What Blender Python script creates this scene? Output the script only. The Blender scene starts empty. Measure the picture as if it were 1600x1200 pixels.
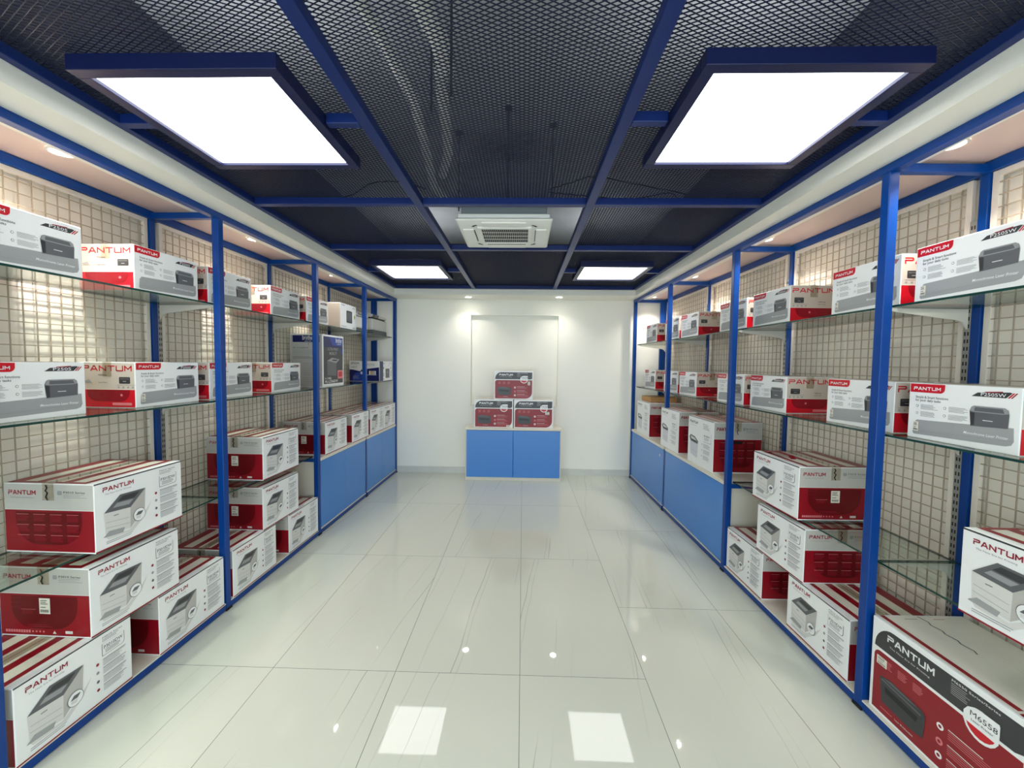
import bpy, bmesh, math, random
from mathutils import Matrix, Vector
random.seed(7)
S = bpy.context.scene
COL = S.collection

# ---------------------------------------------------------------- camera
F_PX, PITCH, YAW, ROLL, EYE = 651.33, -0.0496, 0.0257, -0.0120, 1.4946
cy, sy = math.cos(YAW), math.sin(YAW)
cp, sp = math.cos(PITCH), math.sin(PITCH)
cr, sr = math.cos(ROLL), math.sin(ROLL)
RM = (Matrix(((cy, -sy, 0), (sy, cy, 0), (0, 0, 1))) @ Matrix(((1, 0, 0), (0, cp, -sp), (0, sp, cp)))
      @ Matrix(((cr, 0, sr), (0, 1, 0), (-sr, 0, cr))))
right, fwd, up = RM.col[0], RM.col[1], RM.col[2]
cd = bpy.data.cameras.new('camera')
cam = bpy.data.objects.new('camera', cd)
COL.objects.link(cam)
S.camera = cam
cd.sensor_fit = 'HORIZONTAL'
cd.sensor_width = 36.0
cd.lens = F_PX / 1600 * 36.0
cd.clip_start = 0.02
cam.matrix_world = Matrix(((right[0], up[0], -fwd[0], 0), (right[1], up[1], -fwd[1], 0),
                           (right[2], up[2], -fwd[2], EYE), (0, 0, 0, 1)))

# ---------------------------------------------------------------- world, exposure
w = bpy.data.worlds.new('world')
S.world = w
w.use_nodes = True
w.node_tree.nodes['Background'].inputs[0].default_value = (0.80, 0.92, 1.0, 1)
w.node_tree.nodes['Background'].inputs[1].default_value = 3.0
S.view_settings.view_transform = 'Standard'
S.view_settings.look = 'None'
S.view_settings.exposure = 0.80
S.view_settings.gamma = 1.0
S.view_settings.use_curve_mapping = False
S.cycles.use_denoising = True
S.cycles.max_bounces = 10
S.cycles.diffuse_bounces = 5
S.cycles.glossy_bounces = 4
S.cycles.transparent_max_bounces = 24
S.cycles.sample_clamp_indirect = 6.0
S.cycles.caustics_reflective = False
S.cycles.caustics_refractive = False

PANEL_E = 4.1        # ceiling panel radiance
DOWN_E = 30.0        # downlight lens radiance
DOWN_W = 6.5         # downlight lamp power, watts
WALLWASH_W = 1.0


# ---------------------------------------------------------------- materials
def lin(c):
    return tuple((x / 255 / 12.92 if x / 255 <= 0.04045 else ((x / 255 + 0.055) / 1.055) ** 2.4) for x in c) + (1,)


def mat(name, c, rough=0.5, metal=0.0, spec=0.5, emit=0.0, bump=0.0, bscale=200.0, var=0.0, vscale=8.0):
    m = bpy.data.materials.new(name)
    m.use_nodes = True
    nt = m.node_tree
    b = nt.nodes['Principled BSDF']
    b.inputs['Base Color'].default_value = lin(c)
    b.inputs['Roughness'].default_value = rough
    b.inputs['Metallic'].default_value = metal
    b.inputs['Specular IOR Level'].default_value = spec
    if emit:
        b.inputs['Emission Color'].default_value = lin(c)
        b.inputs['Emission Strength'].default_value = emit
    if bump or var:
        tc = nt.nodes.new('ShaderNodeTexCoord')
    if bump:
        n = nt.nodes.new('ShaderNodeTexNoise')
        n.inputs['Scale'].default_value = bscale
        nt.links.new(tc.outputs['Object'], n.inputs['Vector'])
        bp = nt.nodes.new('ShaderNodeBump')
        bp.inputs['Strength'].default_value = bump
        bp.inputs['Distance'].default_value = 0.002
        nt.links.new(n.outputs['Fac'], bp.inputs['Height'])
        nt.links.new(bp.outputs['Normal'], b.inputs['Normal'])
    if var:
        n = nt.nodes.new('ShaderNodeTexNoise')
        n.inputs['Scale'].default_value = vscale
        n.inputs['Detail'].default_value = 4
        nt.links.new(tc.outputs['Object'], n.inputs['Vector'])
        mx = nt.nodes.new('ShaderNodeMix')
        mx.data_type = 'RGBA'
        l = lin(c)
        mx.inputs[6].default_value = tuple(x * (1 - var) for x in l[:3]) + (1,)
        mx.inputs[7].default_value = tuple(min(1, x * (1 + var)) for x in l[:3]) + (1,)
        nt.links.new(n.outputs['Fac'], mx.inputs[0])
        nt.links.new(mx.outputs[2], b.inputs['Base Color'])
    return m


M = dict(
    wall=mat('wall_paint', (241, 240, 230), 0.6, bump=0.05, bscale=300),
    sidewall=mat('side_wall_paint', (246, 240, 228), 0.6, bump=0.05, bscale=300),
    trim=mat('bulkhead_paint', (236, 234, 224), 0.5),
    canopy=mat('canopy_laminate', (214, 192, 184), 0.35),  # pinkish warmth of the lamp light put into the base colour
    slab=mat('concrete_slab', (150, 155, 158), 0.9, bump=0.4, bscale=60, var=0.12, vscale=5),
    voidshade=mat('void_shade_colour', (60, 62, 72), 0.9),  # dark colour stands in for shade in the ceiling void
    blue=mat('blue_powder_coat', (2, 58, 132), 0.34, spec=0.3),
    lightframe=mat('light_frame_paint', (12, 22, 66), 0.4, spec=0.4),
    navy=mat('navy_paint', (12, 36, 96), 0.4, spec=0.35),
    meshnavy=mat('expanded_metal_paint', (10, 17, 46), 0.45),
    door=mat('blue_laminate', (64, 130, 206), 0.25),
    cream=mat('cream_laminate', (222, 218, 202), 0.3),
    white=mat('white_plastic', (226, 226, 220), 0.35),
    wire=mat('cream_wire', (176, 160, 140), 0.35),
    gframe=mat('grid_frame_paint', (226, 218, 206), 0.35),
    slot=mat('slotted_steel', (150, 148, 142), 0.35, metal=0.3),
    dark=mat('dark_slot', (18, 18, 20), 0.7),
    bracket=mat('bracket_paint', (206, 202, 192), 0.4),
    acgrey=mat('galvanised_steel', (120, 128, 134), 0.5, metal=0.4),
    duct=mat('pipe_wrap', (232, 234, 226), 0.7, bump=0.5, bscale=40),
    cable=mat('black_cable', (22, 22, 26), 0.5),
    rod=mat('threaded_rod', (60, 62, 66), 0.5, metal=0.6),
    baseb=mat('skirting_marble', (206, 208, 202), 0.2, var=0.1, vscale=6),
    kraft=mat('kraft_board', (176, 134, 84), 0.8),
    panel=mat('panel_diffuser', (255, 255, 255), 0.4, emit=PANEL_E),
    lens=mat('downlight_lens', (255, 248, 230), 0.4, emit=DOWN_E),
    prgrey=mat('printer_grey', (196, 196, 190), 0.4),
    prdark=mat('printer_dark', (92, 92, 92), 0.45),
)


def glass_mat(name, tint, edge=False):
    m = bpy.data.materials.new(name)
    m.use_nodes = True
    nt = m.node_tree
    nt.nodes.clear()
    out = nt.nodes.new('ShaderNodeOutputMaterial')
    mix = nt.nodes.new('ShaderNodeMixShader')
    tr = nt.nodes.new('ShaderNodeBsdfTransparent')
    gl = nt.nodes.new('ShaderNodeBsdfGlossy')
    fr = nt.nodes.new('ShaderNodeFresnel')
    ge = nt.nodes.new('ShaderNodeNewGeometry')
    io = nt.nodes.new('ShaderNodeMath')      # same reflectance on both sides of a thin sheet
    io.operation = 'MULTIPLY_ADD'
    io.inputs[1].default_value = 1 / 1.5 - 1.5
    io.inputs[2].default_value = 1.5
    nt.links.new(ge.outputs['Backfacing'], io.inputs[0])
    nt.links.new(io.outputs[0], fr.inputs['IOR'])
    tr.inputs[0].default_value = tint
    gl.inputs['Roughness'].default_value = 0.02
    nt.links.new(fr.outputs[0], mix.inputs[0])
    nt.links.new(tr.outputs[0], mix.inputs[1])
    nt.links.new(gl.outputs[0], mix.inputs[2])
    nt.links.new(mix.outputs[0], out.inputs[0])
    return m


M['glass'] = glass_mat('shelf_glass', (0.90, 0.95, 0.92, 1))
M['window'] = glass_mat('window_glass', (0.95, 0.97, 0.97, 1))
M['gedge'] = mat('glass_edge', (22, 60, 52), 0.1)
M['tape'] = glass_mat('clear_tape', (0.93, 0.91, 0.87, 1))

# carton print palette
PALN = ['white', 'red', 'dred', 'blob', 'grey', 'lgrey', 'mgrey', 'dgrey', 'char', 'black', 'navy', 'blue', 'redtext',
        'pink', 'green', 'cream', 'band', 'orange', 'taupe', 'lilac']
PALC = [(236, 237, 236), (196, 20, 36), (138, 13, 28), (98, 4, 14), (184, 181, 175), (214, 212, 208), (150, 151, 152),
        (96, 97, 100), (58, 58, 60), (26, 26, 28), (16, 24, 84), (34, 62, 150), (150, 24, 44), (214, 120, 124),
        (150, 176, 60), (226, 220, 206), (158, 160, 160), (206, 168, 110), (196, 184, 172), (206, 206, 214)]
PAL = [mat('print_' + n, c, 0.32, spec=0.4) for n, c in zip(PALN, PALC)]
PI = {n: i for i, n in enumerate(PALN)}


# ---------------------------------------------------------------- geometry helpers
class MB:
    def __init__(s):
        s.v, s.f, s.m = [], [], []

    def poly(s, pts, mi=0):
        n = len(s.v)
        s.v += [tuple(p) for p in pts]
        s.f.append(tuple(range(n, n + len(pts))))
        s.m.append(mi)

    def box(s, x0, x1, y0, y1, z0, z1, mi=0, sides=None):
        if x0 > x1: x0, x1 = x1, x0
        if y0 > y1: y0, y1 = y1, y0
        n = len(s.v)
        s.v += [(x0, y0, z0), (x1, y0, z0), (x1, y1, z0), (x0, y1, z0), (x0, y0, z1), (x1, y0, z1), (x1, y1, z1), (x0, y1, z1)]
        fs = [(0, 3, 2, 1), (4, 5, 6, 7), (0, 1, 5, 4), (1, 2, 6, 5), (2, 3, 7, 6), (3, 0, 4, 7)]
        for i, f in enumerate(fs):
            s.f.append(tuple(n + k for k in f))
            s.m.append(mi if i < 2 or sides is None else sides)

    def obox(s, p, q, wd, ht, mi=0):
        # slim bar from p to q (same z), width wd across, height ht upward
        d = Vector((q[0] - p[0], q[1] - p[1])).normalized()
        nx, ny = -d.y * wd / 2, d.x * wd / 2
        z0, z1 = p[2], p[2] + ht
        n = len(s.v)
        for z in (z0, z1):
            s.v += [(p[0] - nx, p[1] - ny, z), (q[0] - nx, q[1] - ny, z), (q[0] + nx, q[1] + ny, z), (p[0] + nx, p[1] + ny, z)]
        for f in [(0, 3, 2, 1), (4, 5, 6, 7), (0, 1, 5, 4), (1, 2, 6, 5), (2, 3, 7, 6), (3, 0, 4, 7)]:
            s.f.append(tuple(n + k for k in f))
            s.m.append(mi)

    def tube(s, pts, r, seg=8, mi=0):
        pts = [Vector(p) for p in pts]
        rings = []
        for i, p in enumerate(pts):
            t = (pts[min(i + 1, len(pts) - 1)] - pts[max(i - 1, 0)]).normalized()
            a = t.cross(Vector((0, 0, 1)))
            if a.length < 1e-3: a = t.cross(Vector((0, 1, 0)))
            a.normalize()
            b = t.cross(a)
            n = len(s.v)
            s.v += [tuple(p + (a * math.cos(k * 2 * math.pi / seg) + b * math.sin(k * 2 * math.pi / seg)) * r) for k in range(seg)]
            rings.append(n)
        for i in range(len(rings) - 1):
            for k in range(seg):
                k2 = (k + 1) % seg
                s.f.append((rings[i] + k, rings[i] + k2, rings[i + 1] + k2, rings[i + 1] + k))
                s.m.append(mi)
        for rg in (rings[0], rings[-1]):
            s.f.append(tuple(rg + k for k in range(seg)))
            s.m.append(mi)

    def disc(s, cx, cy_, z, r, h, seg=24, mi=0):
        n = len(s.v)
        for zz in (z, z + h):
            s.v += [(cx + r * math.cos(k * 2 * math.pi / seg), cy_ + r * math.sin(k * 2 * math.pi / seg), zz) for k in range(seg)]
        s.f.append(tuple(n + k for k in reversed(range(seg))))
        s.f.append(tuple(n + seg + k for k in range(seg)))
        s.m += [mi, mi]
        for k in range(seg):
            k2 = (k + 1) % seg
            s.f.append((n + k, n + k2, n + seg + k2, n + seg + k))
            s.m.append(mi)

    def prism(s, prof, axis, a, b, mi=0):
        # profile polygon extruded along an axis ('x','y','z')
        def P(u, v, t):
            return {'x': (t, u, v), 'y': (u, t, v), 'z': (u, v, t)}[axis]
        n = len(s.v)
        k = len(prof)
        s.v += [P(u, v, a) for u, v in prof] + [P(u, v, b) for u, v in prof]
        s.f.append(tuple(n + i for i in range(k)))
        s.f.append(tuple(n + k + i for i in reversed(range(k))))
        s.m += [mi, mi]
        for i in range(k):
            j = (i + 1) % k
            s.f.append((n + i, n + k + i, n + k + j, n + j))
            s.m.append(mi)

    def data(s, name, mats, bevel=0.0, smooth=False):
        me = bpy.data.meshes.new(name)
        me.from_pydata(s.v, [], s.f)
        for m in mats: me.materials.append(m)
        me.polygons.foreach_set('material_index', s.m)
        bm = bmesh.new()
        bm.from_mesh(me)
        if bevel:
            bmesh.ops.recalc_face_normals(bm, faces=bm.faces)
            es = [e for e in bm.edges if len(e.link_faces) == 2 and e.calc_face_angle(0) > 0.6]
            bmesh.ops.bevel(bm, geom=es, offset=bevel, segments=2, affect='EDGES', profile=0.5)
        bm.to_mesh(me)
        bm.free()
        if smooth:
            me.polygons.foreach_set('use_smooth', [True] * len(me.polygons))
        return me


def link(name, data, parent=None, loc=None, rz=0.0):
    o = bpy.data.objects.new(name, data)
    COL.objects.link(o)
    if parent: o.parent = parent
    if loc: o.location = loc
    if rz: o.rotation_euler = (0, 0, rz)
    return o


def tag(o, label, cat, group=None, kind=None):
    o['label'] = label
    o['category'] = cat
    if group: o['group'] = group
    if kind: o['kind'] = kind
    return o


def struct(name, mb, mats, bevel=0.0, label=None):
    o = link(name, mb.data(name, mats, bevel))
    o['kind'] = 'structure'
    if label: o['label'] = label
    return o


def thing(name, label, cat, loc=(0, 0, 0), rz=0.0, group=None):
    return tag(link(name, None, None, loc, rz), label, cat, group)


def part(name, mb, m, parent, bevel=0.0, smooth=False, label=None):
    o = link(name, mb.data(name, m if isinstance(m, list) else [m], bevel, smooth), parent)
    if label: o['label'] = label
    return o


def dup(root, loc, rz, label, group=None):
    r = root.copy()
    COL.objects.link(r)
    r.location = loc
    r.rotation_euler = (0, 0, rz)
    r['label'] = label
    if group: r['group'] = group
    for ch in list(root.children):
        c = ch.copy()
        COL.objects.link(c)
        c.parent = r
        for g in list(ch.children):
            d = g.copy()
            COL.objects.link(d)
            d.parent = c
    return r


# printed lettering: glyph outlines from the built-in typeface, as flat polygons
_TX = {}


def glyphs(txt):
    if txt not in _TX:
        c = bpy.data.curves.new('lettering', 'FONT')
        c.body = txt
        c.size = 1
        c.resolution_u = 2
        c.offset = 0.0 if txt[:2] == 'M6' else 0.006
        o = bpy.data.objects.new('lettering', c)
        m = o.to_mesh()
        _TX[txt] = ([(v.co.x, v.co.y) for v in m.vertices], [tuple(p.vertices) for p in m.polygons],
                    max([v.co.x for v in m.vertices] + [0.01]))
        o.to_mesh_clear()
        bpy.data.objects.remove(o)
        bpy.data.curves.remove(c)
    return _TX[txt]


LOGO = {  # wide squared capitals as strokes on a 1 x 1 cell
    'P': [[(0, 0), (0, .55), (.9, .55), (1, .66), (1, .9), (.9, 1), (0, 1)]],
    'A': [[(0, 0), (.42, 1), (.58, 1), (1, 0)], [(.22, .3), (.78, .3)]],
    'N': [[(0, 0), (0, 1), (1, 0), (1, 1)]],
    'T': [[(0, 1), (1, 1)], [(.5, 0), (.5, 1)]],
    'U': [[(0, 1), (0, .12), (.12, 0), (1, 0), (1, 1)]],
    'M': [[(0, 0), (0, 1), (.5, .35), (1, 1), (1, 0)]],
}


class Face:
    """a printed face of a carton: u to the right, v down from the top edge, both as fractions"""

    def __init__(s, mb, O, U, V, W, H, flip=False):
        s.flip = flip
        s.mb, s.O, s.U, s.V, s.W, s.H = mb, Vector(O), Vector(U), Vector(V), W, H
        s.N = s.U.cross(s.V)

    def p(s, u, v, ly):
        return s.O + s.U * (u * s.W) + s.V * ((v if s.flip else 1 - v) * s.H) + s.N * (0.0005 * ly)

    def poly(s, pts, c, ly=1):
        pts = list(pts)
        a = sum(pts[i][0] * pts[(i + 1) % len(pts)][1] - pts[(i + 1) % len(pts)][0] * pts[i][1] for i in range(len(pts)))
        if a > 0: pts.reverse()
        s.mb.poly([s.p(u, v, ly) for u, v in pts], PI[c])

    def rect(s, u0, v0, u1, v1, c, ly=1):
        s.poly([(u0, v0), (u1, v0), (u1, v1), (u0, v1)], c, ly)

    def rrect(s, u0, v0, u1, v1, c, r, corners=(1, 1, 1, 1), ly=1):
        # corner order: top-left, top-right, bottom-right, bottom-left ; r in metres
        ru, rv = r / s.W, r / s.H
        pts = []
        for (cx, cy_, k, a0) in ((u0, v0, corners[0], 180), (u1, v0, corners[1], 270), (u1, v1, corners[2], 0), (u0, v1, corners[3], 90)):
            if not k:
                pts.append((cx, cy_))
                continue
            ox = cx + (ru * k if cx == u0 else -ru * k)
            oy = cy_ + (rv * k if cy_ == v0 else -rv * k)
            for i in range(7):
                a = math.radians(a0 + i * 15)
                pts.append((ox + ru * k * math.cos(a), oy + rv * k * math.sin(a)))
        s.poly(pts, c, ly)

    def disc(s, u, v, r, c, ly=2, seg=20):
        s.poly([(u + r / s.W * math.cos(k * 2 * math.pi / seg), v + r / s.H * math.sin(k * 2 * math.pi / seg)) for k in range(seg)], c, ly)

    def text(s, t, u, v, w=None, size=None, c='dgrey', ly=2, italic=0.0):
        vs, fs, mw = glyphs(t)
        k = (w * s.W / mw) if w else size
        ky = size if size else k
        n = len(s.mb.v)
        for x, y in vs:
            s.mb.v.append(tuple(s.O + s.U * (u * s.W + x * k + y * ky * italic) + s.V * ((1 - v) * s.H + y * ky) + s.N * (0.0005 * ly)))
        for f in fs:
            s.mb.f.append(tuple(n + i for i in f))
            s.mb.m.append(PI[c])

    def logo(s, u0, v0, u1, v1, c, word='PANTUM', ly=2, bold=0.21):
        n = len(word)
        W, H = (u1 - u0) * s.W, (v1 - v0) * s.H
        cw = W / (n + (n - 1) * 0.14)
        t = H * bold
        for i, ch in enumerate(word):
            bx = i * cw * 1.14
            for st in LOGO[ch]:
                for a, b in zip(st, st[1:]):
                    ax, ay = bx + t / 2 + a[0] * (cw - t), t / 2 + a[1] * (H - t)
                    qx, qy = bx + t / 2 + b[0] * (cw - t), t / 2 + b[1] * (H - t)
                    d = Vector((qx - ax, qy - ay))
                    if d.length < 1e-6: continue
                    d.normalize()
                    e = d * (t * 0.45)
                    nn = Vector((-d.y, d.x)) * (t / 2)
                    pts = []
                    for (px, py, sg, se) in ((ax, ay, -1, -1), (qx, qy, -1, 1), (qx, qy, 1, 1), (ax, ay, 1, -1)):
                        X, Y = px + e.x * se + nn.x * sg, py + e.y * se + nn.y * sg
                        pts.append((u0 + X / s.W, v1 - Y / s.H))
                    s.poly(pts, c, ly)

    def lines(s, u0, v0, u1, v1, n, c='mgrey', ly=2, frac=0.35, jag=0.3):
        rnd = random.Random(int(u0 * 1000 + v0 * 777 + n))
        for i in range(n):
            a = v0 + (v1 - v0) * i / n
            s.rect(u0, a, u1 - (u1 - u0) * jag * rnd.random(), a + (v1 - v0) / n * frac, c, ly)


def carton_base(mb, D, W, H, bevel=0.003):
    t = MB()
    t.box(-D / 2, D / 2, -W / 2, W / 2, 0, H, 0)
    me = t.data('tmp', [PAL[0]], bevel)
    n = len(mb.v)
    mb.v += [tuple(v.co) for v in me.vertices]
    for p in me.polygons:
        mb.f.append(tuple(n + i for i in p.vertices))
        mb.m.append(0)
    bpy.data.meshes.remove(me)


def faces(mb, D, W, H):
    fr = Face(mb, (D / 2, -W / 2, 0), (0, 1, 0), (0, 0, 1), W, H)
    ea = Face(mb, (-D / 2, -W / 2, 0), (1, 0, 0), (0, 0, 1), D, H)
    eb = Face(mb, (D / 2, W / 2, 0), (-1, 0, 0), (0, 0, 1), D, H)
    tp = Face(mb, (D / 2, -W / 2, H), (0, 1, 0), (-1, 0, 0), W, D, True)
    return fr, ea, eb, tp


# ---- compact laser printer carton
SW, SH, SD = 0.385, 0.222, 0.28


def small_carton(model):
    mb = MB()
    carton_base(mb, SD, SW, SH)
    fr, ea, eb, tp = faces(mb, SD, SW, SH)
    fr.rrect(0.012, 0.012, 0.37, 0.165, 'red', 0.018, (0, 0, 1, 0))
    fr.logo(0.05, 0.065, 0.33, 0.125, 'white')
    fr.text('Simple & Smart functions', 0.075, 0.268, w=0.33, size=0.0135, c='dgrey')
    fr.text('for your daily tasks', 0.075, 0.325, w=0.26, size=0.0135, c='dgrey')
    for u in (0.08, 0.36):
        for v in (0.38, 0.51):
            fr.disc(u + 0.018, v + 0.03, 0.0052, 'mgrey')
            fr.disc(u + 0.018, v + 0.03, 0.0036, 'white', 3)
            fr.lines(u + 0.055, v, u + 0.235, v + 0.095, 5, 'band')
    fr.poly([(0.61, 0.165), (0.66, 0.105), (0.72, 0.095), (0.91, 0.075), (0.93, 0.085), (0.885, 0.165)], 'char')
    fr.poly([(0.72, 0.085), (0.86, 0.068), (0.86, 0.083), (0.72, 0.1)], 'redtext', 2)
    fr.poly([(0.895, 0.165), (0.935, 0.085), (0.95, 0.085), (0.91, 0.165)], 'red')
    fr.poly([(0.918, 0.165), (0.958, 0.085), (0.97, 0.085), (0.93, 0.165)], 'dred')
    fr.text(model, 0.685, 0.152, w=0.175 if len(model) == 5 else 0.2, size=0.0165, c='white')
    # floor band
    fr.poly([(0.07, 0.72), (0.10, 0.665), (0.25, 0.655), (0.955, 0.60), (0.962, 0.80), (0.945, 0.86), (0.90, 0.885), (0.075, 0.93), (0.06, 0.90)], 'band')
    fr.poly([(0.07, 0.86), (0.955, 0.80), (0.955, 0.806), (0.07, 0.868)], 'mgrey', 2)
    fr.text('Monochrome Laser Printer', 0.56, 0.785, w=0.36, size=0.014, c='white', italic=0.2)
    # printer picture
    fr.poly([(0.605, 0.40), (0.62, 0.335), (0.64, 0.315), (0.885, 0.315), (0.91, 0.345), (0.92, 0.42), (0.915, 0.62), (0.62, 0.645)], 'dgrey', 3)
    fr.poly([(0.608, 0.405), (0.622, 0.335), (0.642, 0.315), (0.885, 0.315), (0.908, 0.345), (0.915, 0.40), (0.87, 0.415), (0.65, 0.415)], 'mgrey', 4)
    fr.poly([(0.65, 0.335), (0.87, 0.335), (0.885, 0.40), (0.645, 0.40)], 'dgrey', 5)
    fr.poly([(0.608, 0.42), (0.65, 0.43), (0.65, 0.625), (0.622, 0.64)], 'char', 4)
    fr.rect(0.72, 0.53, 0.80, 0.54, 'white', 5)
    for f, left in ((ea, False), (eb, True)):
        f.rect(0.012, 0.015, 0.988, 0.60, 'taupe')
        f.rect(0.012, 0.60, 0.988, 0.985, 'red')
        f.rrect(0.12, 0.605, 0.90, 0.86, 'dred', 0.05, (0, 0, 1, 1), 2)
        f.rect(0.012, 0.592, 0.988, 0.602, 'cream', 2)
        f.logo(0.045, 0.075, 0.945, 0.20, 'red', bold=0.20)
        a = 0.09 if left else 0.71
        f.rrect(a, 0.325, a + 0.2, 0.47, 'char', 0.004, ly=2)
        f.rect(a + 0.02, 0.36, a + 0.18, 0.366, 'mgrey', 3)
        f.rect(a + 0.07, 0.415, a + 0.13, 0.422, 'lgrey', 3)
        f.rect(a - 0.04, 0.498, a + 0.29, 0.503, 'dgrey', 2)
        for k in range(4):
            f.disc(a - 0.01 + k * 0.085, 0.55, 0.0052, 'mgrey', 2)
        b = 0.60 if left else 0.34
        f.text(model + ' Series', b, 0.30 if not left else 0.46, w=0.15, size=0.011, c='char')
        f.text('Laser Printer', b, 0.46 if not left else 0.52, w=0.16, size=0.010, c='dgrey')
        if not left:
            f.poly([(0.07, 0.42), (0.17, 0.38), (0.21, 0.44), (0.12, 0.45)], 'mgrey', 2)
            f.rect(0.08, 0.455, 0.22, 0.46, 'dgrey', 2)
        for k in range(3):
            f.lines(0.2 + k * 0.22, 0.65, 0.38 + k * 0.22, 0.80, 5, 'redtext', 3)
        f.rrect(0.58, 0.885, 0.93, 0.945, 'pink', 0.003, ly=3)
        f.disc(0.42 if left else 0.75, 0.72, 0.006, 'pink', 4)
    tp.rect(0.02, 0.05, 0.98, 0.95, 'taupe')
    tp.rect(0.0, 0.49, 1.0, 0.51, 'mgrey', 2)
    return mb.data('carton', PAL)


# ---- office laser printer carton
BW, BH, BD = 0.43, 0.293, 0.392


def end_print(f, style, word='P3010 Series', gtop=0.38, right_label=True):
    f.rect(0.008, 0.012, 0.992, gtop, 'grey')
    f.rect(0.008, gtop, 0.992, 0.975, 'dred')
    f.rect(0.008, gtop - 0.008, 0.992, gtop + 0.002, 'lgrey', 2)
    f.logo(0.055, 0.10, 0.36, 0.165, 'redtext')
    f.text('The New Era for Printing', 0.075, 0.215, w=0.26, size=0.009, c='mgrey')
    f.rrect(0.60, 0.10, 0.65, 0.16, 'mgrey', 0.004, ly=2)
    f.text(word, 0.665, 0.135, w=0.24, size=0.0125, c='char')
    f.lines(0.665, 0.15, 0.93, 0.215, 3, 'mgrey')
    f.rrect(0.13, gtop + 0.03, 0.86, 0.88, 'blob', 0.06, (0, 0, 1.6, 1.6), 2)  # dark printed shape; paler red left around it stands in for film glare
    # torn serration of the tape end
    z = [(0.470, 0.02), (0.485, 0.06), (0.465, 0.10), (0.49, 0.13), (0.47, 0.19), (0.49, 0.235)]
    for (a, b), (c, d) in zip(z, z[1:]):
        f.poly([(a, b), (a + 0.015, b), (c + 0.015, d), (c, d)], 'black', 7)
    if style == 'rows':
        for i in range(4):
            for j in range(3):
                u, v = 0.14 + i * 0.185, gtop + 0.06 + j * 0.15
                f.rect(u, v, u + 0.13, v + 0.006, 'pink', 3)
                f.lines(u, v + 0.02, u + 0.14, v + 0.11, 5, 'redtext', 3)
    else:
        f.lines(0.12, gtop + 0.06, 0.26, gtop + 0.26, 3, 'redtext', 3, 0.06)
        f.rect(0.24, gtop + 0.22, 0.40, gtop + 0.225, 'pink', 3)
        f.lines(0.25, gtop + 0.24, 0.40, gtop + 0.30, 3, 'redtext', 3)
        f.lines(0.30, 0.82, 0.60, 0.87, 2, 'redtext', 3)
        for k in range(10):
            f.rect(0.06 + k * 0.028, 0.90, 0.082 + k * 0.028, 0.94, 'pink', 3)
        for k in range(4):
            f.disc(0.36 + k * 0.04, 0.92, 0.004, 'pink', 3)
        f.poly([(0.58, 0.945), (0.62, 0.945), (0.60, 0.90)], 'lgrey', 3)
        f.rect(0.72, 0.90, 0.80, 0.94, 'lgrey', 3)


def stripes(tp, c='dred'):
    tp.rect(0.012, 0.10, 0.988, 0.985, 'dred' if c == 'dred' else c)
    for k, (a, b) in enumerate(((0.16, 0.30), (0.40, 0.495), (0.505, 0.60), (0.70, 0.84))):
        tp.rect(0.06, a, 0.94, b, 'cream', 2)
    tp.rect(0.0, 0.497, 1.0, 0.503, 'mgrey', 3)


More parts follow.
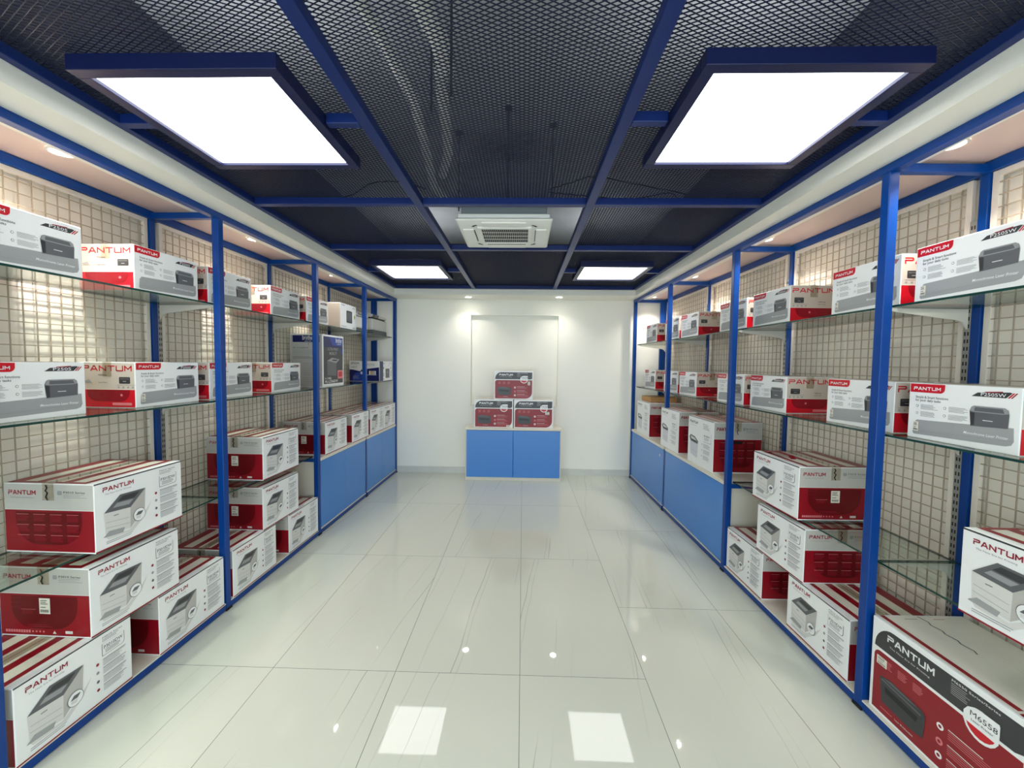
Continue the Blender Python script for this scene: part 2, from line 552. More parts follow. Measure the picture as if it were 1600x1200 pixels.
def big_carton(sa, sb):
    mb = MB()
    carton_base(mb, BD, BW, BH)
    fr, ea, eb, tp = faces(mb, BD, BW, BH)
    fr.rect(0.0, 0.002, 1.0, 0.022, 'char')
    fr.rect(0.0, 0.975, 1.0, 0.997, 'dred')
    fr.logo(0.08, 0.085, 0.40, 0.15, 'redtext')
    fr.text('The New Era for Printing', 0.10, 0.198, w=0.27, size=0.0085, c='mgrey')
    A, B, C, Dd = (0.085, 0.46), (0.25, 0.255), (0.53, 0.275), (0.355, 0.50)
    fr.poly([(0.09, 0.80), (0.34, 0.84), (0.50, 0.68), (0.60, 0.52), (0.52, 0.72), (0.38, 0.88), (0.12, 0.86)], 'lgrey', 1)
    fr.poly([A, Dd, (0.35, 0.82), (0.095, 0.77)], 'lgrey', 2)
    fr.poly([Dd, C, (0.515, 0.60), (0.35, 0.82)], 'grey', 2)
    fr.poly([A, B, C, Dd], 'dgrey', 3)
    fr.poly([(0.22, 0.35), (0.275, 0.285), (0.46, 0.297), (0.40, 0.37)], 'char', 4)
    fr.poly([(0.17, 0.42), (0.215, 0.365), (0.39, 0.385), (0.34, 0.445)], 'mgrey', 4)
    fr.rect(0.18, 0.535, 0.23, 0.545, 'dgrey', 3)
    fr.poly([(0.10, 0.60), (0.34, 0.645), (0.34, 0.65), (0.10, 0.605)], 'mgrey', 3)
    fr.poly([(0.10, 0.68), (0.34, 0.73), (0.34, 0.735), (0.10, 0.685)], 'mgrey', 3)
    fr.poly([(0.13, 0.74), (0.29, 0.77), (0.27, 0.84), (0.07, 0.81)], 'band', 3)
    fr.disc(0.45, 0.66, 0.030, 'dgrey', 5)
    fr.disc(0.45, 0.66, 0.0278, 'white', 6)
    fr.poly([(0.405, 0.66), (0.435, 0.61), (0.495, 0.615), (0.465, 0.665)], 'dgrey', 7)
    fr.poly([(0.41, 0.67), (0.465, 0.675), (0.46, 0.72), (0.41, 0.71)], 'lgrey', 7)
    fr.lines(0.10, 0.885, 0.42, 0.935, 2, 'mgrey')
    # text column
    fr.text('P3010 Series', 0.705, 0.09, w=0.2, size=0.0095, c='dgrey')
    fr.lines(0.705, 0.105, 0.90, 0.15, 2, 'mgrey')
    fr.rrect(0.70, 0.165, 0.925, 0.345, 'dgrey', 0.014, (0, 0, 1, 0.2), 2)
    fr.rrect(0.704, 0.165, 0.919, 0.338, 'white', 0.013, (0, 0, 1, 0.2), 3)
    fr.text('P3010DW', 0.715, 0.25, w=0.19, size=0.021, c='char', ly=4)
    fr.lines(0.73, 0.265, 0.90, 0.325, 3, 'dgrey', 4)
    for k, v in enumerate((0.39, 0.51, 0.64, 0.76)):
        fr.rect(0.705, v, 0.935, v + 0.008, 'dgrey', 2)
        fr.lines(0.705, v + 0.018, 0.93, v + 0.105, 5, 'mgrey')
        fr.disc(0.655, v + 0.03, 0.0062, ['redtext', 'mgrey', 'dgrey', 'dred'][k], 2)
    end_print(ea, sa)
    end_print(eb, sb)
    stripes(tp)
    return mb.data('carton', PAL)


# ---- multifunction printer carton
CW, CH, CD = 0.475, 0.40, 0.375


def mfp_carton():
    mb = MB()
    carton_base(mb, CD, CW, CH)
    fr, ea, eb, tp = faces(mb, CD, CW, CH)
    fr.rect(0.0, 0.002, 1.0, 0.012, 'char')
    fr.logo(0.07, 0.085, 0.40, 0.14, 'dgrey')
    fr.text('The New Era for Printing', 0.09, 0.185, w=0.27, size=0.009, c='mgrey')
    fr.poly([(0.07, 0.46), (0.12, 0.40), (0.30, 0.42), (0.44, 0.50), (0.42, 0.56), (0.12, 0.54)], 'dgrey', 3)
    fr.poly([(0.13, 0.43), (0.29, 0.45), (0.38, 0.50), (0.16, 0.49)], 'lgrey', 4)
    fr.poly([(0.16, 0.49), (0.36, 0.51), (0.35, 0.535), (0.18, 0.525)], 'black', 5)
    fr.poly([(0.10, 0.54), (0.43, 0.56), (0.41, 0.86), (0.12, 0.82)], 'lilac', 2)
    fr.poly([(0.12, 0.72), (0.41, 0.745), (0.41, 0.75), (0.12, 0.725)], 'mgrey', 3)
    fr.text('M7100 Series', 0.62, 0.11, w=0.2, size=0.011, c='dgrey')
    fr.lines(0.62, 0.13, 0.86, 0.22, 3, 'mgrey')
    fr.rrect(0.64, 0.26, 0.92, 0.46, 'mgrey', 0.015, (0, 0, 1, 0), 2)
    fr.rrect(0.64, 0.26, 0.914, 0.452, 'white', 0.014, (0, 0, 1, 0), 3)
    fr.text('M7100DW', 0.66, 0.35, w=0.2, size=0.02, c='char', ly=4)
    fr.lines(0.67, 0.37, 0.86, 0.43, 3, 'mgrey', 4)
    for v in (0.50, 0.62, 0.74):
        fr.disc(0.59, v + 0.02, 0.006, 'mgrey', 2)
        fr.lines(0.64, v, 0.90, v + 0.09, 5, 'mgrey')
    for f in (ea, eb):
        end_print(f, 'rows', 'M7100 Series', 0.33)
        f.rrect(0.41, 0.36, 0.60, 0.42, 'black', 0.010, ly=4)
    stripes(tp, 'pink')
    return mb.data('carton', PAL)


# ---- red and charcoal multifunction carton
def red_carton(W, H, D, extra_top=True):
    mb = MB()
    carton_base(mb, D, W, H)
    fr, ea, eb, tp = faces(mb, D, W, H)
    # charcoal header with swept corner
    pts = [(0.028, 0.29)]
    for i in range(9):
        a = math.radians(180 + i * 90 / 8)
        pts.append((0.178 + 0.15 * math.cos(a), 0.29 + 0.235 * math.sin(a)))
    pts += [(0.972, 0.055), (0.972, 0.272), (0.93, 0.298), (0.028, 0.298)]
    fr.poly(pts, 'char')
    fr.rrect(0.028, 0.328, 0.972, 0.968, 'dred', 0.04, (0.7, 0, 2.0, 0))
    fr.logo(0.13, 0.105, 0.48, 0.175, 'white')
    fr.text('The New Era for Printing', 0.15, 0.225, w=0.3, size=0.0095, c='lgrey')
    fr.text('M6550 Series/Series', 0.585, 0.098, w=0.27, size=0.0115, c='white')
    fr.lines(0.585, 0.115, 0.70, 0.22, 6, 'mgrey')
    fr.disc(0.762, 0.305, 0.053 * W / 0.55, 'white', 3)
    fr.rect(0.762, 0.185, 0.762 + 0.053 / 0.55, 0.305, 'white', 3)
    fr.disc(0.762, 0.298, 0.046 * W / 0.55, 'red', 4)
    fr.poly([(0.667, 0.335), (0.667, 0.26), (0.688, 0.21), (0.725, 0.18), (0.762, 0.172), (0.857, 0.172), (0.857, 0.345)], 'white', 5)
    fr.text('M6558', 0.70, 0.265, w=0.15, size=0.026, c='char', ly=6)
    fr.text('Laser Printer', 0.71, 0.305, w=0.12, size=0.011, c='dgrey', ly=6)
    for k in range(3):
        u = 0.11 + k * 0.115
        fr.lines(u, 0.385, u + 0.075, 0.47, 5, 'pink', 2)
    fr.poly([(0.085, 0.585), (0.17, 0.555), (0.42, 0.585), (0.44, 0.62), (0.43, 0.84), (0.33, 0.86), (0.11, 0.84)], 'char', 3)
    fr.poly([(0.10, 0.60), (0.41, 0.63), (0.41, 0.645), (0.10, 0.615)], 'dgrey', 4)
    fr.poly([(0.13, 0.66), (0.39, 0.68), (0.38, 0.74), (0.14, 0.72)], 'black', 4)
    fr.poly([(0.11, 0.585), (0.18, 0.566), (0.40, 0.592), (0.32, 0.60)], 'dgrey', 4)
    for k, v in enumerate((0.585, 0.725, 0.855)):
        fr.disc(0.535, v, 0.0125, 'white' if k != 1 else 'pink', 2)
        fr.disc(0.535, v, 0.006, 'dred', 3)
        fr.rect(0.585, v - 0.035, 0.585 + 0.2, v - 0.027, 'lgrey', 2)
        fr.lines(0.585, v - 0.015, 0.92, v + 0.065, 4, 'pink', 2, 0.25)
    fr.rect(0.10, 0.905, 0.20, 0.912, 'pink', 2)
    fr.text('Laser Multifunction', 0.22, 0.915, w=0.14, size=0.010, c='lgrey')
    for f in (ea, eb):
        f.rect(0.02, 0.02, 0.98, 0.33, 'char')
        f.rect(0.02, 0.36, 0.98, 0.97, 'dred')
        f.logo(0.1, 0.10, 0.6, 0.18, 'white')
        f.rrect(0.42, 0.42, 0.60, 0.48, 'black', 0.01, ly=2)
        f.lines(0.1, 0.55, 0.9, 0.85, 7, 'pink', 2, 0.2)
    tp.rect(0.015, 0.03, 0.985, 0.99, 'cream')
    tp.rect(0.01, 0.055, 0.90, 0.105, 'dred', 2)
    tp.rect(0.92, 0.03, 0.955, 0.085, 'dred', 2)
    tp.rect(0.05, 0.28, 0.055, 0.42, 'dgrey', 2)
    tp.rect(0.05, 0.60, 0.055, 0.72, 'redtext', 2)
    tp.lines(0.12, 0.20, 0.85, 0.42, 6, 'lgrey', 2, 0.10, 0.8)
    tp.lines(0.30, 0.58, 0.80, 0.80, 5, 'grey', 2, 0.06, 0.8)
    z = [(0.02 + k * 0.035, 0.47 + 0.012 * ((k * 7) % 3 - 1)) for k in range(13)]
    for (a, b), (c, d) in zip(z, z[1:]):
        tp.poly([(a, b), (c, d), (c, d + 0.014), (a, b + 0.014)], 'dgrey', 3)
    return mb.data('carton', PAL)


def sticker(mb, face_args, u0, v0, u1, v1):
    f = Face(mb, *face_args)
    f.rect(u0, v0, u1, v1, 'cream', 5)
    du, dv = u1 - u0, v1 - v0
    f.lines(u0 + du * .12, v0 + dv * .12, u1 - du * .15, v0 + dv * .45, 3, 'char', 6, 0.4)
    for k in range(12):
        f.rect(u0 + du * (.12 + k * .065), v0 + dv * .72, u0 + du * (.12 + k * .065 + (.03 if k % 3 else .045)), v0 + dv * .90, 'char', 6)
    f.rect(u0 + du * .12, v0 + dv * .55, u0 + du * .6, v0 + dv * .6, 'dgrey', 6)


def tape_mesh(D, W, H, wd=0.05):
    mb = MB()
    e = 0.0022
    mb.box(-wd / 2, wd / 2, -W / 2 - e, W / 2 + e, H + e - .0004, H + e)
    for s in (-1, 1):
        y = s * (W / 2 + e)
        mb.box(-wd / 2, wd / 2, y - .0002, y + .0002, H - 0.07, H + e)
    return mb


# ---------------------------------------------------------------- side unit frames of reference
UNIT = {'L': (-1.765, 2.4, 0.017), 'R': (1.515, 1.8, 0.0175)}


def WP(side, d, y):
    x0, y0, k = UNIT[side]
    if side == 'L': return x0 - d + k * (y - y0), y
    return x0 + d - k * (y - y0), y


ROT = {'L': -0.017, 'R': 0.0175}
SG = {'L': -1, 'R': 1}


def unit_box(mb, side, d0, d1, y0, y1, z0, z1, mi=0, sides=None):
    s = SG[side]
    mb.box(s * d0, s * d1, y0, y1, z0, z1, mi, sides)


def unit_root(side):
    x, y = WP(side, 0, 0)
    return (x, 0, 0)


# ---------------------------------------------------------------- room shell
YB, YF = 5.575, -1.9
mb = MB()
mb.poly([(-2.5, YF, 0), (2.3, YF, 0), (2.3, YB + .2, 0), (-2.5, YB + .2, 0)])
floor = struct('floor', mb, [], label='glossy pale marble tile floor')


def floor_material():
    m = bpy.data.materials.new('polished_marble_tile')
    m.use_nodes = True
    nt = m.node_tree
    N, Lk = nt.nodes, nt.links
    b = N['Principled BSDF']
    tc = N.new('ShaderNodeTexCoord')
    sep = N.new('ShaderNodeSeparateXYZ')
    Lk.new(tc.outputs['Object'], sep.inputs[0])

    def math_(op, a, b_=None, c=None):
        n = N.new('ShaderNodeMath')
        n.operation = op
        for i, x in enumerate((a, b_, c)):
            if x is None: continue
            if isinstance(x, (int, float)): n.inputs[i].default_value = x
            else: Lk.new(x, n.inputs[i])
        return n.outputs[0]
    xs = math_('DIVIDE', math_('SUBTRACT', sep.outputs[0], 0.0044), 0.6)
    ci = math_('FLOOR', xs)
    st = math_('MULTIPLY', math_('GREATER_THAN', ci, 0.5), 0.586)
    ys = math_('DIVIDE', math_('SUBTRACT', math_('SUBTRACT', sep.outputs[1], 1.9295), st), 1.2)
    ri = math_('FLOOR', ys)
    fx = math_('FRACT', xs)
    fy = math_('FRACT', ys)
    dx = math_('MULTIPLY', math_('SUBTRACT', 0.5, math_('ABSOLUTE', math_('SUBTRACT', fx, 0.5))), 0.6)
    dy = math_('MULTIPLY', math_('SUBTRACT', 0.5, math_('ABSOLUTE', math_('SUBTRACT', fy, 0.5))), 1.2)
    d = math_('MINIMUM', dx, dy)
    gr = math_('LESS_THAN', d, 0.0013)
    # per-tile offset vector
    cmb = N.new('ShaderNodeCombineXYZ')
    Lk.new(ci, cmb.inputs[0]); Lk.new(ri, cmb.inputs[1])
    wn = N.new('ShaderNodeTexWhiteNoise')
    Lk.new(cmb.outputs[0], wn.inputs['Vector'])
    sc = N.new('ShaderNodeVectorMath'); sc.operation = 'SCALE'
    Lk.new(wn.outputs['Color'], sc.inputs[0]); sc.inputs['Scale'].default_value = 20
    ad = N.new('ShaderNodeVectorMath'); ad.operation = 'ADD'
    Lk.new(tc.outputs['Object'], ad.inputs[0]); Lk.new(sc.outputs[0], ad.inputs[1])
    mp = N.new('ShaderNodeMapping')
    mp.inputs['Scale'].default_value = (1.0, 0.5, 1)
    Lk.new(ad.outputs[0], mp.inputs['Vector'])
    n1 = N.new('ShaderNodeTexNoise')
    n1.inputs['Scale'].default_value = 2.2; n1.inputs['Detail'].default_value = 3
    Lk.new(mp.outputs[0], n1.inputs['Vector'])
    sr_ = N.new('ShaderNodeSeparateXYZ')
    Lk.new(wn.outputs['Color'], sr_.inputs[0])
    lean = math_('ADD', -0.15, math_('MULTIPLY', sr_.outputs[1], 0.09))
    u = math_('ADD', sep.outputs[0], math_('MULTIPLY', sep.outputs[1], lean))
    u = math_('ADD', u, math_('MULTIPLY', n1.outputs['Fac'], 0.07))

    def vein_set(period, off, width):
        t_ = math_('ADD', math_('DIVIDE', u, period), math_('MULTIPLY', sr_.outputs[0], off))
        dd = math_('ABSOLUTE', math_('SUBTRACT', math_('FRACT', t_), 0.5))
        return math_('MAXIMUM', math_('SUBTRACT', 1.0, math_('DIVIDE', dd, width / period)), 0.0)
    vein = math_('MAXIMUM', vein_set(0.31, 7.3, 0.0030), math_('MULTIPLY', vein_set(0.19, 3.1, 0.005), 0.3))
    n2 = N.new('ShaderNodeTexNoise')
    n2.inputs['Scale'].default_value = 2.2; n2.inputs['Detail'].default_value = 2
    mp2 = N.new('ShaderNodeMapping')
    mp2.inputs['Scale'].default_value = (1.3, 0.45, 1)
    Lk.new(ad.outputs[0], mp2.inputs['Vector'])
    Lk.new(mp2.outputs[0], n2.inputs['Vector'])
    gate = math_('MINIMUM', math_('MAXIMUM', math_('MULTIPLY', math_('SUBTRACT', n2.outputs['Fac'], 0.47), 8.0), 0.0), 1.0)
    vein = math_('MULTIPLY', math_('MULTIPLY', vein, gate), 0.95)
    n3 = N.new('ShaderNodeTexNoise')
    n3.inputs['Scale'].default_value = 0.8; n3.inputs['Detail'].default_value = 5
    Lk.new(mp.outputs[0], n3.inputs['Vector'])
    m1 = N.new('ShaderNodeMix'); m1.data_type = 'RGBA'
    m1.inputs[6].default_value = lin((187, 190, 177)); m1.inputs[7].default_value = lin((202, 204, 192))
    Lk.new(n3.outputs['Fac'], m1.inputs[0])
    m2 = N.new('ShaderNodeMix'); m2.data_type = 'RGBA'
    m2.inputs[7].default_value = lin((138, 138, 132))
    Lk.new(vein, m2.inputs[0]); Lk.new(m1.outputs[2], m2.inputs[6])
    m3 = N.new('ShaderNodeMix'); m3.data_type = 'RGBA'
    m3.inputs[7].default_value = lin((96, 96, 90))
    Lk.new(gr, m3.inputs[0]); Lk.new(m2.outputs[2], m3.inputs[6])
    Lk.new(m3.outputs[2], b.inputs['Base Color'])
    rg = math_('ADD', math_('MULTIPLY', gr, 0.5), 0.025)
    Lk.new(rg, b.inputs['Roughness'])
    b.inputs['IOR'].default_value = 1.42
    return m


floor.data.materials.append(floor_material())

NX0, NX1, NZ0, NZ1 = -0.698, 0.464, 0.925, 2.13
mb = MB()
mb.box(-2.5, NX0, YB, YB + .065, 0, 2.95)
mb.box(NX1, 2.3, YB, YB + .065, 0, 2.95)
mb.box(NX0, NX1, YB, YB + .065, 0, NZ0)
mb.box(NX0, NX1, YB, YB + .065, NZ1, 2.95)
mb.box(-2.5, 2.3, YB + .065, YB + .2, 0, 2.95)
struct('wall_back', mb, [M['wall']], label='cream back wall with a shallow tall niche')
for side, nm in (('L', 'wall_left'), ('R', 'wall_right')):
    mb = MB()
    unit_box(mb, side, .43, .53, YF, YB + .1, 0, 2.95)
    o = struct(nm, mb, [M['sidewall']], label='cream side wall behind the wire grid panels')
    o.location = unit_root(side)
    o.rotation_euler = (0, 0, ROT[side])
mb = MB()
mb.box(-2.55, 2.35, YF, YB + .2, 2.95, 3.05)
struct('ceiling', mb, [M['slab']], label='bare grey concrete slab above the mesh ceiling')
# storefront behind the camera: posts, header and glass
mb = MB()
for x in (-2.3, -0.75, 0.65, 2.0):
    mb.box(x - .04, x + .04, YF - .06, YF, 0, 2.95)
mb.box(-2.5, 2.3, YF - .06, YF, 2.38, 2.425)
mb.box(-2.5, 2.3, YF - .06, YF, 0, .06)
wf = struct('window_1', mb, [M['white']], label='glazed shop front behind the viewer')
mb = MB()
mb.box(-2.3, 2.0, YF - .035, YF - .027, .06, 2.4)
g = link('pane', mb.data('pane', [M['window']]), wf)

# bulkheads and back soffit
XL, XR, YS = -1.605, 1.365, 5.17
mb = MB()
mb.box(-2.30, XL, YF, YB, 2.35, 2.425)
mb.box(-1.90, XL, YF, YB, 2.335, 2.35)
struct('trim_1', mb, [M['trim']], label='cream bulkhead strip above the left shelving')
mb = MB()
mb.box(XR, 2.05, YF, YB, 2.35, 2.425)
mb.box(XR, 1.62, YF, YB, 2.335, 2.35)
struct('trim_2', mb, [M['trim']], label='cream bulkhead strip above the right shelving')
mb = MB()
mb.box(XL, XR, YS, YB, 2.335, 2.425)
struct('trim_3', mb, [M['trim']], label='cream soffit along the back wall')
for nm, bx, lb in (('void_shade_left', (-1.66, XL, YF, YS), 'added dark sheet shading the void above the left bulkhead'), ('void_shade_right', (XR, 1.42, YF, YS), 'added dark sheet shading the void above the right bulkhead'),
                   ('void_shade_back', (-1.66, 1.42, YS, YS + .05), 'added dark sheet shading the void above the back soffit')):
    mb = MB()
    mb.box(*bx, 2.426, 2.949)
    struct(nm, mb, [M['voidshade']], label=lb)  # dark sheets added so the void edges behind the mesh look unlit
mb = MB()
mb.box(-2.2, -.722, YB - .012, YB, 0, .085)
mb.box(.501, 2.0, YB - .012, YB, 0, .085)
struct('baseboard_back', mb, [M['baseb']], label='grey marble skirting on the back wall')

# ---------------------------------------------------------------- ceiling grid
ZC = 2.40
LX, RX = -0.613, 0.372
grid = thing('ceiling_grid_frame', 'navy blue steel tube grid carrying the mesh ceiling', 'ceiling frame', (0, 0, 0))


def beam(x0, x1, y0, y1, z0=ZC, z1=ZC + .04):
    mb = MB()
    mb.box(x0, x1, y0, y1, z0, z1)
    part('beam', mb, M['navy'], grid, 0.003)


for x in (LX, RX): beam(x - .024, x + .024, YF, YS - .002)
beam(XL + .001, XL + .035, YF, YS - .002, 2.403)
beam(XR - .035, XR - .001, YF, YS - .002, 2.403)
for y in (-0.1, 2.45, 3.40, YS - .03):
    h = .022
    for a, b in ((XL + .036, LX - .025), (LX + .025, RX - .025), (RX + .025, XR - .036)):
        beam(a, b, y - h, y + h)
LIGHTS = [(-1.10, 1.635), (0.865, 1.63), (-1.10, 4.21), (0.85, 4.21), (-1.10, -0.95), (0.86, -0.95)]
for cx, cyy in LIGHTS:
    h = .018
    if cx < 0:
        beam(XL + .036, cx - .336, cyy - h, cyy + h); beam(cx + .336, LX - .025, cyy - h, cyy + h)
    else:
        beam(RX + .025, cx - .336, cyy - h, cyy + h); beam(cx + .336, XR - .036, cyy - h, cyy + h)

ORD = ['nearest', 'second', 'farthest']


def mesh_panel(x0, x1, y0, y1, label):
    mb = MB()
    px, py = 0.0335, 0.0168
    z = ZC + .041
    m = py / px
    for sgn in (1, -1):
        mm = m * sgn
        cs = [y0 - mm * x0, y0 - mm * x1, y1 - mm * x0, y1 - mm * x1]
        c = math.floor(min(cs) / py) * py
        while c < max(cs):
            a, b = x0, x1
            xa, xb = sorted(((y0 - c) / mm, (y1 - c) / mm))
            a, b = max(a, xa), min(b, xb)
            if b - a > 0.01:
                mb.obox((a, mm * a + c, z + (0.0005 if sgn > 0 else 0)), (b, mm * b + c, z), 0.0017, 0.0030)
            c += py
    o = link('ceiling_mesh_panel', mb.data('ceiling_mesh_panel', [M['meshnavy']]))
    tag(o, label, 'ceiling mesh', 'expanded metal ceiling panels')


for i, (a, b) in enumerate(((XL, LX), (LX, RX), (RX, XR))):
    cn = ['left', 'middle', 'right'][i]
    mesh_panel(a, b, YF, -0.1, 'dark diamond mesh ceiling panel over the entrance, %s column' % cn)
    mesh_panel(a, b, -0.1, 2.45, 'dark diamond mesh ceiling panel nearest the viewer, %s column' % cn)
    if i != 1:
        mesh_panel(a, b, 2.45, 3.40, 'dark diamond mesh ceiling panel %s of the air conditioner' % cn)
    mesh_panel(a, b, 3.40, YS, 'dark diamond mesh ceiling panel beside the back soffit, %s column' % cn)


def ceiling_light(cx, cyy, label):
    t = thing('ceiling_light', label, 'ceiling light', (cx, cyy, 2.387), 0, 'square ceiling light panels')
    o, i = .333, .292
    mb = MB()
    mb.box(-o, o, -o, -i, 0, .05); mb.box(-o, o, i, o, 0, .05)
    mb.box(-o, -i, -i, i, 0, .05); mb.box(i, o, -i, i, 0, .05)
    part('frame', mb, M['lightframe'], t, .002)
    mb = MB()
    mb.box(-i + .001, i - .001, -i + .001, i - .001, .012, .03)
    part('diffuser', mb, M['panel'], t, label='glowing white diffuser')


LN = ['near left square ceiling light panel in navy frame', 'near right square ceiling light panel in navy frame',
      'far left square ceiling light panel by the back soffit', 'far right square ceiling light panel by the back soffit',
      'left square ceiling light panel behind the viewer', 'right square ceiling light panel behind the viewer']
for (cx, cyy), l in zip(LIGHTS, LN): ceiling_light(cx, cyy, l)


def downlight(x, y, z, label, power):
    t = thing('downlight', label, 'downlight', (x, y, z), 0, 'recessed round downlights')
    mb = MB()
    n = 24
    for r0, r1, z0, z1 in ((.048, .040, -.004, -.006), (.040, .036, -.006, -.001)):
        for k in range(n):
            a, b = k * 2 * math.pi / n, (k + 1) * 2 * math.pi / n
            mb.poly([(r0 * math.cos(a), r0 * math.sin(a), z0), (r1 * math.cos(a), r1 * math.sin(a), z1),
                     (r1 * math.cos(b), r1 * math.sin(b), z1), (r0 * math.cos(b), r0 * math.sin(b), z0)])
    for k in range(n):
        a, b = k * 2 * math.pi / n, (k + 1) * 2 * math.pi / n
        mb.poly([(.048 * math.cos(a), .048 * math.sin(a), 0), (.048 * math.cos(b), .048 * math.sin(b), 0),
                 (.048 * math.cos(b), .048 * math.sin(b), -.004), (.048 * math.cos(a), .048 * math.sin(a), -.004)])
    part('bezel', mb, M['white'], t)
    mb = MB()
    mb.disc(0, 0, -.003, .036, .003)
    part('lens', mb, M['lens'], t)
    ld = bpy.data.lights.new('downlight_lamp', 'AREA')
    ld.shape = 'DISK'
    ld.size = .07
    ld.energy = power
    ld.color = (1.0, 0.95, 0.88)
    ld.spread = math.radians(115)
    lo = link('lamp', ld, t, (0, 0, -.008))


for k, y in enumerate((-.7, .5, 1.715, 2.925, 4.13, 5.36)):
    nm = ['behind the viewer', 'just outside the frame', 'nearest in view', 'second in view', 'third in view', 'farthest, by the back wall'][k]
    downlight(-1.885 + .012 * (y - 4), y, 2.344, 'round downlight in left canopy, ' + nm, DOWN_W)
    downlight(1.613, y - .05, 2.344, 'round downlight in right canopy, ' + nm, DOWN_W)
downlight(-.712, 5.36, 2.334, 'left round downlight in the back wall soffit', WALLWASH_W)
downlight(.446, 5.31, 2.334, 'right round downlight in the back wall soffit', WALLWASH_W)

# ---------------------------------------------------------------- air conditioner and services
ac = thing('air_conditioner', 'white square ceiling cassette air conditioner in the open ceiling bay', 'air conditioner', (-.131, 2.92, 2.37))
mb = MB()
mb.prism([(-.302, -.31), (.302, -.31), (.302, .31), (-.302, .31)], 'z', .004, .022)
part('panel', mb, M['white'], ac, .012, True)
mb = MB()
mb.box(-.285, .285, -.29, .29, .022, .05)
part('collar', mb, M['white'], ac, .004)
mb = MB()
mb.box(-.268, .268, -.27, .27, .05, .36)
mb.box(-.268, .268, -.275, -.27, .30, .37)
part('body', mb, M['acgrey'], ac, .006)
mb = MB()
mb.box(-.155, .155, -.165, .145, -.002, .005)
for k in range(24):
    x = -.152 + k * .304 / 23
    mb.box(x - .0010, x + .0010, -.162, .142, -.0035, -.002, 1)
for k in range(5):
    y = -.16 + k * .3 / 4
    mb.box(-.155, .155, y - .0035, y + .0035, -.0035, -.002, 1)
mb.box(-.175, .175, -.185, -.165, -.007, .004, 1); mb.box(-.175, .175, .145, .165, -.007, .004, 1)
mb.box(-.175, -.155, -.165, .145, -.007, .004, 1); mb.box(.155, .175, -.165, .145, -.007, .004, 1)
part('intake_grille', mb, [M['dark'], M['white']], ac)
for ax, sg in (('y', -1), ('y', 1), ('x', -1), ('x', 1)):
    mb = MB()
    if ax == 'y':
        mb.box(-.14, .14, sg * .205, sg * .275, -.004, .004)
        mb.box(-.14, .14, sg * .200, sg * .204, .000, .0035, 1)
    else:
        mb.box(sg * .205, sg * .275, -.14, .14, -.004, .004)
        mb.box(sg * .200, sg * .2035, -.12, .12, .000, .0035, 1)
    part('louver', mb, [M['white'], M['dark']], ac)
for sx in (-1, 1):
    for sy_ in (-1, 1):
        mb = MB()
        for i in range(6):
            a, b = math.radians(15 + i * 10), math.radians(25 + i * 10)
            c0 = (sx * .165, sy_ * .175)
            q = []
            for r, t_ in ((.050, a), (.050, b), (.034, b), (.034, a)):
                q.append((c0[0] + sx * r * math.cos(t_), c0[1] + sy_ * r * math.sin(t_), .0025))
            mb.poly(q if sx * sy_ < 0 else q[::-1])
        part('corner_outlet', mb, M['dark'], ac)

# hangers, rods and pipes above the mesh
def rod(x, y, z0, z1, label, r=.004):
    mb = MB()
    mb.tube([(0, 0, 0), (0, 0, z1 - z0)], r, 6)
    mb.box(-.02, .02, -.02, .02, z1 - z0 - .01, z1 - z0)
    o = link('hanger_rod', mb.data('hanger_rod', [M['rod']]), None, (x, y, z0))
    tag(o, label, 'hanger rod', 'threaded hanger rods above the mesh ceiling')


rod(-.10, 2.45, 2.44, 2.95, 'thin threaded rod holding the cross beam before the air conditioner', .006)
rod(-.422, 2.70, 2.46, 2.95, 'threaded rod left of the air conditioner body')
rod(.165, 2.62, 2.46, 2.95, 'threaded rod right of the air conditioner body')
rod(-.285, 1.62, 2.50, 2.95, 'dark rod hanging beside the white pipes above the mesh', .005)
rod(-.40, 1.80, 2.55, 2.95, 'dark rod hanging between the two white pipes above the mesh', .005)
mb = MB()
mb.tube([(-.45, 0.4, 2.70), (-.42, 1.1, 2.70), (-.385, 1.30, 2.70), (-.33, 1.62, 2.70), (-.335, 1.78, 2.69)], .036, 12)
mb.tube([(-.345, 1.72, 2.66), (-.38, 1.95, 2.68), (-.41, 2.2, 2.70), (-.44, 2.42, 2.68), (-.50, 2.56, 2.62)], .026, 12)
o = link('insulated_pipe', mb.data('insulated_pipe', [M['duct']], smooth=True))
tag(o, 'thick pale insulated pipe above the mesh, ending at a joint', 'pipe')
mb = MB()
mb.tube([(-.62, 0.4, 2.66), (-.56, 1.2, 2.66), (-.53, 1.5, 2.66), (-.50, 1.9, 2.66), (-.535, 2.3, 2.62), (-.56, 2.6, 2.57), (-.50, 2.74, 2.53), (-.425, 2.78, 2.53)], .024, 12)
o = link('insulated_pipe', mb.data('insulated_pipe', [M['duct']], smooth=True))
tag(o, 'thinner pale pipe above the mesh, left of the thick one', 'pipe')


def cable(pts, label):
    fine = []
    P = [Vector(p) for p in pts]
    for i in range(len(P) - 1):
        p0, p1, p2, p3 = P[max(i - 1, 0)], P[i], P[i + 1], P[min(i + 2, len(P) - 1)]
        for k in range(6):
            t = k / 6
            fine.append(0.5 * ((2 * p1) + (-p0 + p2) * t + (2 * p0 - 5 * p1 + 4 * p2 - p3) * t * t + (-p0 + 3 * p1 - 3 * p2 + p3) * t ** 3))
    fine.append(P[-1])
    mb = MB()
    mb.tube(fine, .004, 6)
    o = link('cable', mb.data('cable', [M['cable']], smooth=True))
    tag(o, label, 'cable')


